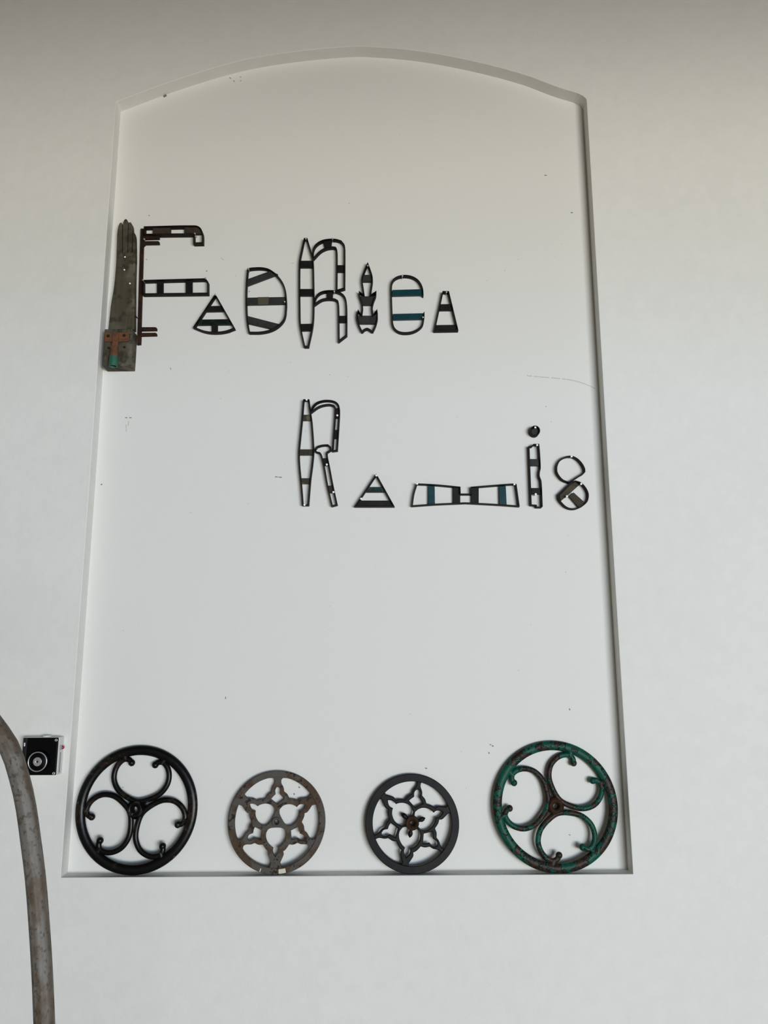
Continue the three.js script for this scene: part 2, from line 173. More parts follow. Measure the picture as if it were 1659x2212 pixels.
  tplate: [[-647.3, 1323.6], [-582.4, 1323.2], [-584.0, 1349.2], [-647.8, 1349.7]],
  tube: [[-616.9, 1343.5], [-615.8, 1303.6], [-617.4, 1251.2], [-628.4, 1251.2], [-604.2, 1251.1]],
  bolts: [[-637.8, 1339.4], [-595.4, 1340.3], [-636.2, 1307.1], [-594.3, 1309.1]],
  bracket: [[-582.5, 1674.3], [-574.6, 1674.2], [-573.5, 1654.3], [-529.3, 1653.9], [-528.7, 1643.0], [-571.5, 1642.3], [-571.1, 1636.0], [-531.2, 1635.9], [-528.3, 1633.6], [-527.9, 1627.0], [-566.9, 1626.6], [-571.7, 1620.8], [-564.9, 1381.1], [-525.4, 1380.8], [-522.3, 1378.4], [-522.0, 1371.8], [-564.4, 1371.2], [-564.0, 1364.6], [-524.6, 1364.8], [-521.5, 1362.4], [-521.2, 1356.6], [-563.8, 1355.7], [-563.3, 1331.9], [-573.0, 1331.0], [-577.9, 1508.1]],
  hook: [[-578.8, 1410.9]],
  wheels: [{"x": -504.2, "y": 141.6, "rx": 148.1, "ry": 144.5}, {"x": -168.5, "y": 114.4, "rx": 116.4, "ry": 114.6}, {"x": 153.8, "y": 110.1, "rx": 111.7, "ry": 110.8}, {"x": 495.2, "y": 146.2, "rx": 150.8, "ry": 147.9}],
  petal: [[-0.1691, -0.1422], [-0.095, -0.1166], [0.0979, -0.1166], [0.1751, -0.1522], [0.2018, -0.2376], [0.1944, -0.33], [0.1499, -0.4154], [0.0979, -0.4651], [0.0386, -0.4964], [0.0564, -0.5576], [0.0356, -0.6174], [-0.0089, -0.6714], [-0.046, -0.6259], [-0.0668, -0.5576], [-0.0579, -0.5007], [-0.1172, -0.4651], [-0.184, -0.3869], [-0.2166, -0.3016], [-0.2136, -0.2162]],
  ogee: [[0.0015, 0.3385], [0.1424, 0.4381], [0.1053, 0.4879], [0.0534, 0.5306], [0.0638, 0.6088], [0.0386, 0.6615], [0.0015, 0.6799], [-0.0341, 0.6615], [-0.0564, 0.6088], [-0.046, 0.5306], [-0.092, 0.4879], [-0.1365, 0.4381]],
  lens: [[0.0653, 0.8151], [0.1053, 0.8549], [0.2166, 0.8478], [0.3947, 0.7909], [0.5579, 0.6984], [0.6914, 0.5633], [0.684, 0.5206], [0.632, 0.4694], [0.543, 0.4623], [0.4688, 0.4495], [0.4243, 0.4097], [0.3576, 0.4381], [0.2433, 0.4495], [0.2018, 0.5263], [0.1306, 0.5832], [0.1172, 0.6586], [0.0682, 0.7511]],
  mag: [[-757.4, 231.4], [-680.2, 231.0], [-681.4, 314.1], [-764.0, 315.5]],
  magring: [[-720.5, 263.2], [-743.1, 263.3], [-697.8, 265.3], [-722.2, 285.0], [-718.7, 241.0]],
  magscrew: [[-685.7, 310.4], [-685.8, 235.3]],
  magred: [[-678.2, 292.2]],
  pipe: [[-274.9, 423.2], [-266.7, 412.8], [-259.8, 400.0], [-253.9, 385.3], [-248.8, 371.3], [-243.9, 354.6], [-236.8, 323.8], [-230.3, 293.9], [-222.8, 249.0], [-217.3, 211.7], [-212.1, 170.2]],
  marks: [[-350.9, 2157.5, 4, 20, 0.5], [-339.8, 2146.6, 3, 70, 0.5], [-321.4, 2160.3, 3, 50, 0.4], [-319.6, 2147.9, 2, 0, 0.4], [551.4, 1834.6, 5, 10, 0.6], [619.8, 1717.2, 6, -5, 0.7], [-593.8, 1127.0, 5, 0, 0.5], [-582.7, 1127.0, 5, 0, 0.5], [-592.1, 1098.9, 22, 86, 0.3], [-586.7, 1111.6, 14, 88, 0.25], [-185.4, 962.7, 20, 3, 0.45], [-410.4, 869.1, 8, 0, 0.35], [-304.3, 401.7, 5, 85, 0.5], [544.7, 369.8, 3, 60, 0.6], [-563.7, 1718.6, 3, 60, 0.5], [-564.3, 1584.5, 2, 0, 0.4], [352.8, 284.1, 3, 20, 0.7], [347.3, 287.4, 4, 20, 0.4], [343.3, 267.8, 2, 40, 0.6], [-647.3, 945.7, 3, -30, 0.6], [-158.6, 1570.1, 4, -8, 0.35], [426.2, 1543.2, 2, 0, 0.3], [161.6, 12.0, 3, 0, 0.3], [-118.6, 190.2, 3, 30, 0.8], [-130.7, 174.3, 3, 70, 0.7], [189.2, 232.9, 4, 10, 0.5], [529.9, 78.9, 3, 20, 0.4], [-546.5, 192.0, 3, 0, 0.4], [-276.6, 1486.8, 2, 0, 0.5], [-353.8, 1584.2, 10, 30, 0.2], [-327.2, 1365.2, 6, 30, 0.2], [-482.1, 1264.0, 4, 80, 0.4], [-396.0, 1548.4, 2, 0, 0.5]],
  scratch: [[475.0, 1237.5], [514.4, 1233.3], [557.6, 1229.1], [600.5, 1222.3], [634.5, 1210.3], [654.9, 1199.8]],
  chip: [[-537.0, 2099.4]]
};
const m3 = pts => pts.map(p => [p[0] / 1000, p[1] / 1000]);
const NICHE_DEPTH = 0.04;

// ---------------------------------------------------------------- swept steel strips
function smoothPath(pts, closed) {                    // splines between sharp corners
  const n = pts.length, P = i => pts[closed ? (i + n) % n : Math.min(n - 1, Math.max(0, i))];
  const sharp = pts.map((p, i) => {
    if (!closed && (i === 0 || i === n - 1)) return true;
    const a = P(i - 1), c = P(i + 1);
    const t = Math.atan2(p[1] - a[1], p[0] - a[0]), u = Math.atan2(c[1] - p[1], c[0] - p[0]);
    let d = Math.abs(u - t); if (d > Math.PI) d = 2 * Math.PI - d;
    return d > 0.62;
  });
  const out = [];
  const last = closed ? n : n - 1;
  for (let i = 0; i < last; i++) {
    const b = P(i), c = P(i + 1), sb = sharp[i], sc = sharp[(i + 1) % n];
    const a = sb ? [2 * b[0] - c[0], 2 * b[1] - c[1]] : P(i - 1), d = sc ? [2 * c[0] - b[0], 2 * c[1] - b[1]] : P(i + 2);
    const L = Math.hypot(c[0] - b[0], c[1] - b[1]);
    if (sb && sc) { out.push(b); continue; }
    const k = 5;
    const t1 = [(c[0] - a[0]), (c[1] - a[1])], t2 = [(d[0] - b[0]), (d[1] - b[1])];
    const l1 = Math.hypot(...t1) || 1, l2 = Math.hypot(...t2) || 1;
    const m1 = t1.map(v => v / l1 * L), m2 = t2.map(v => v / l2 * L);
    for (let q = 0; q < k; q++) {
      const s = q / k, h0 = 2 * s ** 3 - 3 * s * s + 1, h1 = s ** 3 - 2 * s * s + s, h2 = -2 * s ** 3 + 3 * s * s, h3 = s ** 3 - s * s;
      out.push([0, 1].map(e => h0 * b[e] + h1 * m1[e] + h2 * c[e] + h3 * m2[e]));
    }
  }
  if (!closed) out.push(pts[n - 1]);
  return out;
}
function strip(pts, closed, t, h) {
  const path = smoothPath(pts, closed), n = path.length;
  const prof = [[-t / 2, 0], [-t / 2, h - t * 0.4], [-t * 0.28, h], [t * 0.28, h], [t / 2, h - t * 0.4], [t / 2, 0]];
  const ring = path.map((p, i) => {
    const a = closed ? path[(i - 1 + n) % n] : path[Math.max(0, i - 1)], c = closed ? path[(i + 1) % n] : path[Math.min(n - 1, i + 1)];
    const nrm = (u, v) => { const l = Math.hypot(v[0] - u[0], v[1] - u[1]) || 1; return [-(v[1] - u[1]) / l, (v[0] - u[0]) / l]; };
    const n1 = (a === p) ? nrm(p, c) : nrm(a, p), n2 = (c === p) ? nrm(a, p) : nrm(p, c);
    let m = [n1[0] + n2[0], n1[1] + n2[1]]; const l = Math.hypot(...m) || 1; m = [m[0] / l, m[1] / l];
    const k = Math.min(2.2, 1 / Math.max(0.3, m[0] * n1[0] + m[1] * n1[1]));
    return prof.map(([o, z]) => [p[0] + m[0] * o * k, p[1] + m[1] * o * k, z]);
  });
  const v = [], q = prof.length;
  const quad = (a, b, c, d) => v.push(...a, ...b, ...c, ...a, ...c, ...d);
  for (let i = 0; i < (closed ? n : n - 1); i++) {
    const A = ring[i], B = ring[(i + 1) % n];
    for (let j = 0; j < q; j++) quad(A[j], A[(j + 1) % q], B[(j + 1) % q], B[j]);
  }
  if (!closed) for (const [R, f] of [[ring[0], 1], [ring[n - 1], -1]]) for (let j = 1; j < q - 1; j++) f > 0 ? v.push(...R[0], ...R[j], ...R[j + 1]) : v.push(...R[0], ...R[j + 1], ...R[j]);
  // outward facing whichever way the outline was walked
  let area = 0; path.forEach((p, i) => { const c = path[(i + 1) % n]; area += p[0] * c[1] - c[0] * p[1]; });
  const g = new THREE.BufferGeometry(); g.setAttribute('position', new THREE.Float32BufferAttribute(v, 3));
  return planarUV(toCreasedNormals(g, 0.6));
}
function plate(pts, z0, z1, bevel = 0.0006) {
  const g = new THREE.ExtrudeGeometry(shapeOf(pts), { depth: z1 - z0 - 2 * bevel, bevelEnabled: true, bevelSize: bevel, bevelThickness: bevel, bevelOffset: -bevel, bevelSegments: 1, curveSegments: 16 });
  return planarUV(g.translate(0, 0, z0 + bevel));
}

// ---------------------------------------------------------------- room shell
{
  const W = ROOM, cx = (W.x0 + W.x1) / 2, w = W.x1 - W.x0;
  // smooth arch for the niche: straight jambs, spline over the crown
  const n = m3(T.niche).map(([x, y]) => [x, y + SILL]);
  const crown = new THREE.CatmullRomCurve3(n.slice(6, 17).map(p => new THREE.Vector3(p[0], p[1], 0)), false, 'centripetal').getPoints(90).map(p => [p.x, p.y]);
  const outline = [...n.slice(0, 6), ...crown, ...n.slice(17)];
  const s = shapeOf([[W.x0 - W.t, -0.1], [W.x1 + W.t, -0.1], [W.x1 + W.t, W.h + 0.1], [W.x0 - W.t, W.h + 0.1]]);
  s.holes.push(new THREE.Path(outline.map(p => V2(...p))));
  const bv = 0.0015;
  const face = new THREE.ExtrudeGeometry(s, { depth: W.t - 2 * bv, bevelEnabled: true, bevelSize: bv, bevelThickness: bv, bevelOffset: -bv, bevelSegments: 2 });
  face.translate(0, 0, -W.t + bv);
  const wall = structure(mesh('wall_back', face, wallPaint));
  tag(wall, 'white plastered wall with a shallow arched niche', 'wall');
  // niche back panel with the scuffs and specks the photograph shows
  const X0 = -0.7, X1 = 0.7, Y0 = -0.02, Y1 = 2.26, TW = 1400, TH = 2044;
  // pencil ticks, pits, specks of grit and one long scratch, each stamped at its own place
  const stamped = new Map(), PENCIL = [118, 115, 107], GRIT = [92, 88, 80], FAINT = [188, 186, 179];
  const stamp = (x, y, r, ink) => {
    const px = (x - X0) / (X1 - X0) * TW, py = (y - Y0) / (Y1 - Y0) * TH, R = Math.ceil(r);
    for (let j = -R; j <= R; j++) for (let i = -R; i <= R; i++) {
      const a = Math.round(px) + i, b = Math.round(py) + j;
      if (a >= 0 && b >= 0 && a < TW && b < TH && Math.hypot(a - px, b - py) <= r) stamped.set(b * TW + a, ink);
    }
  };
  for (const [x, y, L, a, k] of T.marks) {
    const c = Math.cos(a * Math.PI / 180), sn = -Math.sin(a * Math.PI / 180), len = L * 0.8;
    for (let t = -len / 2; t <= len / 2; t += 0.5) stamp((x + c * t) / 1000, (y + sn * t) / 1000, k > 0.45 ? 1.1 : 0.9, k > 0.55 ? GRIT : k > 0.35 ? PENCIL : FAINT);
  }
  const sc = new THREE.CatmullRomCurve3(T.scratch.map(p => new THREE.Vector3(p[0] / 1000, p[1] / 1000, 0))).getPoints(300);
  sc.forEach((p, i) => { if (hash(i >> 2, 3, 5) > 0.15) stamp(p.x, p.y, 1.0, FAINT); });
  for (let i = 0; i < 90; i++) stamp(X0 + hash(i, 1, 7) * 1.4, Y0 + hash(i, 2, 7) * 2.2, 0.5 + 0.7 * hash(i, 3, 7), hash(i, 4, 7) > 0.85 ? PENCIL : FAINT);
  const panelMap = tex(TW, TH, (u, v) => {
    const x = Math.min(TW - 1, Math.floor(u * TW)), y = Math.min(TH - 1, Math.floor(v * TH)), grain = hash(x, y, 11) - 0.5;
    return stamped.get(y * TW + x) || PAINT.map(c => c + grain * 4);
  });
  const g = new THREE.ExtrudeGeometry(shapeOf(outline), { depth: W.t - NICHE_DEPTH, bevelEnabled: false }).translate(0, 0, -W.t);
  const p = g.attributes.position, uv = g.attributes.uv;
  for (let i = 0; i < p.count; i++) uv.setXY(i, (p.getX(i) - X0) / (X1 - X0), (p.getY(i) - SILL - Y0) / (Y1 - Y0));
  const panel = mesh('niche_back', g, std({ map: panelMap, roughness: 0.85 }), wall, 'recessed white back of the arched niche');
  mesh('plaster_chip', box(0.009, 0.0035, 0.004).rotateZ(0.6).translate(T.chip[0][0] / 1000, SILL + T.chip[0][1] / 1000, -0.0385), std({ color: '#77736a', roughness: 0.9 }), wall, 'tiny grey chip under the arch');

  structure(tag(mesh('floor', planarUV(box(w + 2 * W.t, 0.1, W.z1 + W.t, cx, -0.05, (W.z1 + W.t) / 2)), floorTile), 'warm beige floor of the hall', 'floor'));
  structure(tag(mesh('ceiling', box(w + 2 * W.t, 0.1, W.z1 + W.t, cx, W.h + 0.05, (W.z1 + W.t) / 2), ceilingPaint), 'dull grey ceiling above the niche wall', 'ceiling'));
  structure(tag(mesh('wall_left', box(W.t, W.h, W.z1, W.x0 - W.t / 2, W.h / 2, W.z1 / 2), sidePaint), 'plain ochre wall left of the niche wall', 'wall'));
  structure(tag(mesh('wall_right', box(W.t, W.h, W.z1, W.x1 + W.t / 2, W.h / 2, W.z1 / 2), sidePaint), 'plain ochre wall right of the niche wall', 'wall'));
  const fs = shapeOf([[W.x0 - W.t, 0], [DOOR.x0, 0], [DOOR.x0, DOOR.y1], [DOOR.x1, DOOR.y1], [DOOR.x1, 0], [W.x1 + W.t, 0], [W.x1 + W.t, W.h], [W.x0 - W.t, W.h]]);
  structure(tag(mesh('wall_front', new THREE.ExtrudeGeometry(fs, { depth: W.t, bevelEnabled: false }).translate(0, 0, W.z1), sidePaint), 'wall with the wide glazed entrance facing the niche', 'wall'));
  structure(tag(mesh('trim_1', box(w, W.h - BEAM.y, BEAM.z1 - BEAM.z0, cx, (W.h + BEAM.y) / 2, (BEAM.z0 + BEAM.z1) / 2), sidePaint), 'deep cross beam between the entrance and the niche wall', 'beam'));
  // glazed entrance
  const dz = W.z1 + 0.1, dw = DOOR.x1 - DOOR.x0, dh = DOOR.y1;
  const door = structure(tag(new THREE.Group(), 'wide glazed entrance with a dark metal frame', 'door'));
  door.name = 'door_1'; door.position.set((DOOR.x0 + DOOR.x1) / 2, 0, dz); scene.add(door);
  const bar = 0.06;
  mesh('frame', [box(bar, dh, bar, -dw / 2 + bar / 2, dh / 2), box(bar, dh, bar, dw / 2 - bar / 2, dh / 2), box(dw, bar, bar, 0, dh - bar / 2), box(dw, bar, bar, 0, bar / 2), box(bar, dh, bar, -dw / 6, dh / 2), box(bar, dh, bar, dw / 6, dh / 2)], frameMetal, door);
  for (const k of [-1, 0, 1]) mesh('pane', box(dw / 3 - bar, dh - 2 * bar, 0.008, k * dw / 3, dh / 2, 0), glass, door);
}

// ---------------------------------------------------------------- cutting dies that spell the two words
const DIE = {
  F_top: ['long dark brown die with a bent end, the upper arm of the letter F', 'bladeBrown'],
  F_mid: ['dark rectangular die with two straps, the middle arm of the letter F', 'blade'],
  a_sector: ['black fan shaped die with a curved base beside the letter F'],
  b_arch: ['dark D shaped die with two slanting grey bars and one level bar'],
  R_stem: ['tall pointed black die, the stem of the upper letter R'],
  R_hook: ['hooked black die, the upper bow of the upper letter R'],
  R_leg: ['hooked black die under another hook, the leg of the upper letter R'],
  I_tulip: ['black tulip shaped die with two pairs of horns between the letters R and C'],
  C_open: ['black open die with two teal bars standing as the letter C'],
  a_trapeze: ['small black trapezium die with a narrow top, right after the open teal die'],
  R2_stem: ['tall lozenge die with tarnished brassy bars, the stem of the lower letter R'],
  R2_hook: ['slim hooked dark die, the bow of the lower letter R'],
  R2_leg: ['spatula shaped dark die slanting as the leg of the lower letter R'],
  a_triangle: ['black straight sided triangle die beside the lower letter R'],
  M_bow: ['wide bow tie shaped die with two teal bars lying on its side'],
  i_stem: ['narrow upright notched die under the small round die'],
  i_dot: ['small round black die, the dot over the letter i'],
  S_top: ['empty rounded die with one slanted side, upper half of the letter S'],
  S_bottom: ['rusty brown round die with crossing plates, lower half of the letter S'],
};
const BACK = -NICHE_DEPTH;
for (const d of T.dies) {
  const pts = m3(d.o), h = d.h / 1000;
  const cx = pts.reduce((a, p) => a + p[0], 0) / pts.length, y0 = Math.min(...pts.map(p => p[1]));
  const loc = l => m3(l).map(([x, y]) => [x - cx, y - y0]);
  const [label, bladeMat = d.n === 'S_bottom' ? 'bladeBrown' : 'blade'] = DIE[d.n];
  const o = thing('cutting_die', label, 'cutting die', [cx, SILL + y0, BACK]);
  mesh('blade', strip(loc(d.o), d.c, 0.0026, h), M[bladeMat], o);
  for (const [m, w] of d.w) mesh('brace', plate(loc(w), 0.0025, h * 0.6), M[m], o, { teal: 'teal painted brace plate', green: 'dark green brace plate', brass: 'tarnished brassy brace plate', brown: 'brown brace plate', olive: 'brown brace plate' }[m]);
  if (d.n === 'b_arch') {                             // strip of old brown tape round the middle bar
    const b = loc(d.w[1][1]), u = (k, e) => [b[0][0] + (b[1][0] - b[0][0]) * k, b[e][1]];
    mesh('tape', plate([[u(0.3, 3)[0], b[3][1] - 0.001], [u(0.56, 3)[0], b[3][1] - 0.0005], [u(0.57, 0)[0], b[0][1] + 0.0012], [u(0.29, 0)[0], b[0][1] + 0.0008]], h * 0.6 - 0.0002, h * 0.6 + 0.0009, 0.0002), std({ color: '#4b4536', roughness: 0.6 }), o, 'brownish tape');
  }
}

// ---------------------------------------------------------------- nails
const NAIL = {
  'F_top': 'nail inside the bent end of the top arm of letter F', 'F_mid left': 'nail at the stem end of the middle arm of letter F', 'F_mid right': 'nail at the free end of the middle arm of letter F', 'bracket': 'nail beside the upper prongs of the rusty bracket',
  'hand palm': 'pale nail at the root of the fingers of the wooden hand', 'hand upper': 'pale nail in the wrist of the wooden hand', 'hand lower': 'small pale nail in the forearm of the wooden hand',
  'sector apex': 'nail in the tip of the fan shaped die', 'arch corner': 'nail in the square corner of the D shaped die', 'arch bar': 'nail at the level bar of the D shaped die',
  'stem': 'nail in the tip of the upper letter R stem', 'hook': 'nail in the crown of the upper letter R bow', 'leg': 'nail in the crown of the upper letter R leg', 'tulip': 'nail in the tip of the tulip shaped die',
  'open top': 'nail under the crown of the letter C die', 'open bar': 'nail at the lower teal bar of the letter C die', 'trapeze': 'nail in the narrow top of the small trapezium die',
  'r2 top': 'white nail in the top of the lower letter R stem', 'r2 bottom': 'white nail in the foot of the lower letter R stem', 'r2 hook': 'white nail in the bow of the lower letter R', 'r2 leg up': 'upper white nail in the slanting leg of the lower letter R', 'r2 leg low': 'lower white nail in the slanting leg of the lower letter R',
  'triangle apex': 'white nail in the tip of the triangle die', 'triangle side': 'white nail on the slanting side of the triangle die', 'bow left': 'white nail in the corner of the bow tie die towards the triangle', 'bow right': 'white nail in the corner of the bow tie die towards the letter i',
  'dot': 'white nail in the small round die', 'i top': 'white nail in the top of the letter i stem', 'i low': 'grey nail under the lower brace of the letter i stem', 's top': 'white nail in the crown of the empty upper half of letter S', 's low rim': 'white nail in the rim of the rusty lower half of letter S', 's low plate': 'white nail beside the crossing plates of the rusty round die',
};
for (const [x, y, h, r, why] of T.nails) {
  const white = r > 2.5 || why.startsWith('hand'), H = h / 1000, R = r / 1000;
  const o = thing('nail', NAIL[why], 'nail', [x / 1000, SILL + y / 1000, BACK], 'nails holding the pieces in the niche');
  mesh('head', new THREE.LatheGeometry([V2(0, -0.0012), V2(R * 0.9, -0.0012), V2(R, -0.0004), V2(R * 0.9, 0.0004), V2(0, 0.0006)], 14).rotateX(Math.PI / 2).translate(0, 0, H), white ? M.whiteNail : M.nail, o);
  mesh('shank', cyl(0.0009, 0.0009, H, 8).rotateX(Math.PI / 2).translate(0, 0, H / 2 - 0.0008), M.nail, o);
}

// ---------------------------------------------------------------- rusty bracket, stem of the letter F
{
  const p = m3(T.bracket), x0 = p[0][0], y0 = Math.min(...p.map(q => q[1]));
  const o = tag(mesh('iron_bracket', plate(p.map(([x, y]) => [x - x0, y - y0]), 0, 0.009, 0.0008), M.rust), 'rusty brown iron bar with two pairs of prongs, the stem of the letter F', 'bracket');
  o.position.set(x0, SILL + y0, BACK);
}
// ---------------------------------------------------------------- wooden hand for gloves
{
  const p = m3(T.hand), b = m3(T.block), x0 = (b[0][0] + b[1][0]) / 2, y0 = b[0][1];
  const o = thing('wooden_glove_form', 'weathered grey wooden hand form with fingers upright on a square block', 'glove form', [x0, SILL + y0, BACK]);
  const L = q => q.map(([x, y]) => [x - x0, y - y0]);
  const bev = 0.0022;
  const g = new THREE.ExtrudeGeometry(shapeOf(smoothPath(L(p), true)), { depth: 0.020 - bev, bevelEnabled: true, bevelSize: bev, bevelThickness: bev, bevelOffset: -bev, bevelSegments: 3 });
  const pp = g.attributes.position;
  for (let i = 0; i < pp.count; i++) if (pp.getZ(i) < 0) pp.setZ(i, 0);
  mesh('hand', planarUV(g), oldWood, o, 'grey wooden hand with four long fingers');
  const bl = L(b), bw = 0.0745, bh = bl[3][1] - bl[0][1];
  mesh('block', planarUV(rbox(bw, bh, 0.042, 0.002, (bl[0][0] + bl[1][0]) / 2, bh / 2, 0.021)), oldWood, o, 'thick wooden base block');
  const f = m3(T.tplate).map(([x, y]) => [x - x0, y - y0]), zf = 0.042;
  const fix = mesh('tee_fitting', [plate(f, zf, zf + 0.004, 0.0006), planarUV(rbox(0.0165, 0.048, 0.007, 0.002, f[0][0] + 0.0295, f[0][1] + 0.001, zf + 0.0045))], M.rustLight, o, 'rusty T shaped iron fitting');
  for (let i = 0; i < 2; i++) { const c = T.bolts[i]; mesh('bolt', new THREE.LatheGeometry([V2(0, 0.0026), V2(0.003, 0.0022), V2(0.0042, 0.0008), V2(0.0044, 0)], 16).rotateX(Math.PI / 2).translate(c[0] / 1000 - x0, c[1] / 1000 - y0, zf + 0.004), M.rust, fix); }
  for (let i = 2; i < 4; i++) { const c = T.bolts[i]; mesh('bolt', new THREE.LatheGeometry([V2(0, 0.002), V2(0.0028, 0.0016), V2(0.0036, 0)], 12).rotateX(Math.PI / 2).translate(c[0] / 1000 - x0, c[1] / 1000 - y0, zf), M.rust, o); }
  const t = m3(T.tube).map(([x, y]) => [x - x0, y - y0]);
  const tubeG = (r0, r1, ya, yb, inner) => new THREE.LatheGeometry([V2(inner, yb), V2(r1, yb), V2(r0, ya), V2(inner, ya), V2(inner, yb)], 28).translate((t[1][0] + t[2][0]) / 2, 0, zf + 0.011);
  mesh('socket', [planarUV(tubeG(0.0092, 0.0106, t[1][1], t[1][1] - 0.026, 0.007)), planarUV(tubeG(0.0102, 0.0102, t[1][1] + 0.002, t[1][1] - 0.002, 0.007))], M.rustLight, o, 'rusty round socket');
  mesh('socket_end', planarUV(tubeG(0.0106, 0.0118, t[1][1] - 0.026, t[2][1], 0.0085)), std({ map: steelMap([30, 92, 74], [58, 116, 98], [92, 76, 52], 151, 0.45, 0.6), roughness: 0.6 }), o, 'green painted open end of the socket');
}
{
  const [x, y] = T.hook[0];
  const o = thing('nail', 'bent dark nail between the wooden hand and the rusty bracket', 'nail', [x / 1000, SILL + y / 1000, BACK], 'nails holding the pieces in the niche');
  mesh('shank', cyl(0.0011, 0.0011, 0.014, 8).rotateX(Math.PI / 2).translate(0, 0, 0.006), M.rust, o);
  mesh('head', rbox(0.009, 0.0022, 0.0022, 0.0008, -0.0035, 0, 0.013), M.rust, o);
}

// ---------------------------------------------------------------- the four wheels
function scrollWheel(name, label, cfg, spin, lean, z0, mat, hubMat) {
  const R = cfg.R, o = thing(name, label, 'wheel', [cfg.x, SILL, z0]);
  o.rotation.x = -lean;
  const up = g => planarUV(g).translate(0, R, 0);
  const rw = cfg.rim * R / 2;
  mesh('rim', up(new THREE.TorusGeometry(R - rw, rw, 20, 120).scale(1, 1, 0.72)), mat, o);
  const half = [[0.715, 0.205], [0.748, 0.245], [0.755, 0.315], [0.70, 0.39], [0.585, 0.447], [0.43, 0.447], [0.275, 0.356], [0.17, 0.19]];
  const pts = [...half, [0.118, 0], ...half.slice().reverse().map(([u, v]) => [u, -v])];
  const r = cfg.arm * R / 2;
  for (let k = 0; k < 3; k++) {
    const a = spin + k * 2 * Math.PI / 3, gs = [];
    const tr = ([u, v]) => new THREE.Vector3((u * Math.cos(a) - v * Math.sin(a)) * R, (u * Math.sin(a) + v * Math.cos(a)) * R, 0);
    const c = new THREE.CatmullRomCurve3(pts.map(tr));
    gs.push(new THREE.TubeGeometry(c, 110, r, 12, false).scale(1, 1, 0.9));
    for (const s of [1, -1]) {
      const e = tr([0.705, 0.198 * s]); gs.push(new THREE.SphereGeometry(r * 1.22, 14, 10).translate(e.x, e.y, 0));
      const j0 = tr([0.735, 0.30 * s]), j1 = tr([0.83, 0.36 * s]);
      gs.push(new THREE.TubeGeometry(new THREE.LineCurve3(j0, j1), 2, r * 1.25, 10, false).scale(1, 1, 0.8));
    }
    mesh('scroll_spoke', gs.map(up), mat, o);
  }
  const hr = cfg.hub * R, hi = cfg.bore * R, hz = cfg.boss;
  const hub = new THREE.LatheGeometry([V2(hi, -0.008), V2(hr * 1.35, -0.007), V2(hr * 1.35, 0.005), V2(hr * 1.05, 0.0065), V2(hr, hz - 0.0015), V2(hr * 0.93, hz), V2(hi, hz), V2(hi, -0.008)], 36).rotateX(Math.PI / 2);
  mesh('hub', up(hub), hubMat, o);
  return o;
}
{
  const w = T.wheels, lean = (R, z0, half) => Math.asin((NICHE_DEPTH - half + z0) / (2 * R));
  const R1 = 0.146, R4 = 0.149;
  scrollWheel('scroll_spoked_wheel', 'glossy black cast wheel with curled spokes leaning beside a rust grey wheel', { x: w[0].x / 1000, R: R1, rim: 0.16, arm: 0.092, hub: 0.115, bore: 0.05, boss: 0.016 }, THREE.MathUtils.degToRad(85), lean(R1, -0.0125, 0.009), -0.0125, wheelBlack, wheelBlack);
  scrollWheel('scroll_spoked_wheel', 'chipped green painted cast wheel with curled spokes in the niche corner', { x: w[3].x / 1000, R: R4, rim: 0.15, arm: 0.088, hub: 0.1, bore: 0.045, boss: 0.009 }, THREE.MathUtils.degToRad(47), lean(R4, -0.0125, 0.009), -0.0125, wheelGreen, M.rust);
}
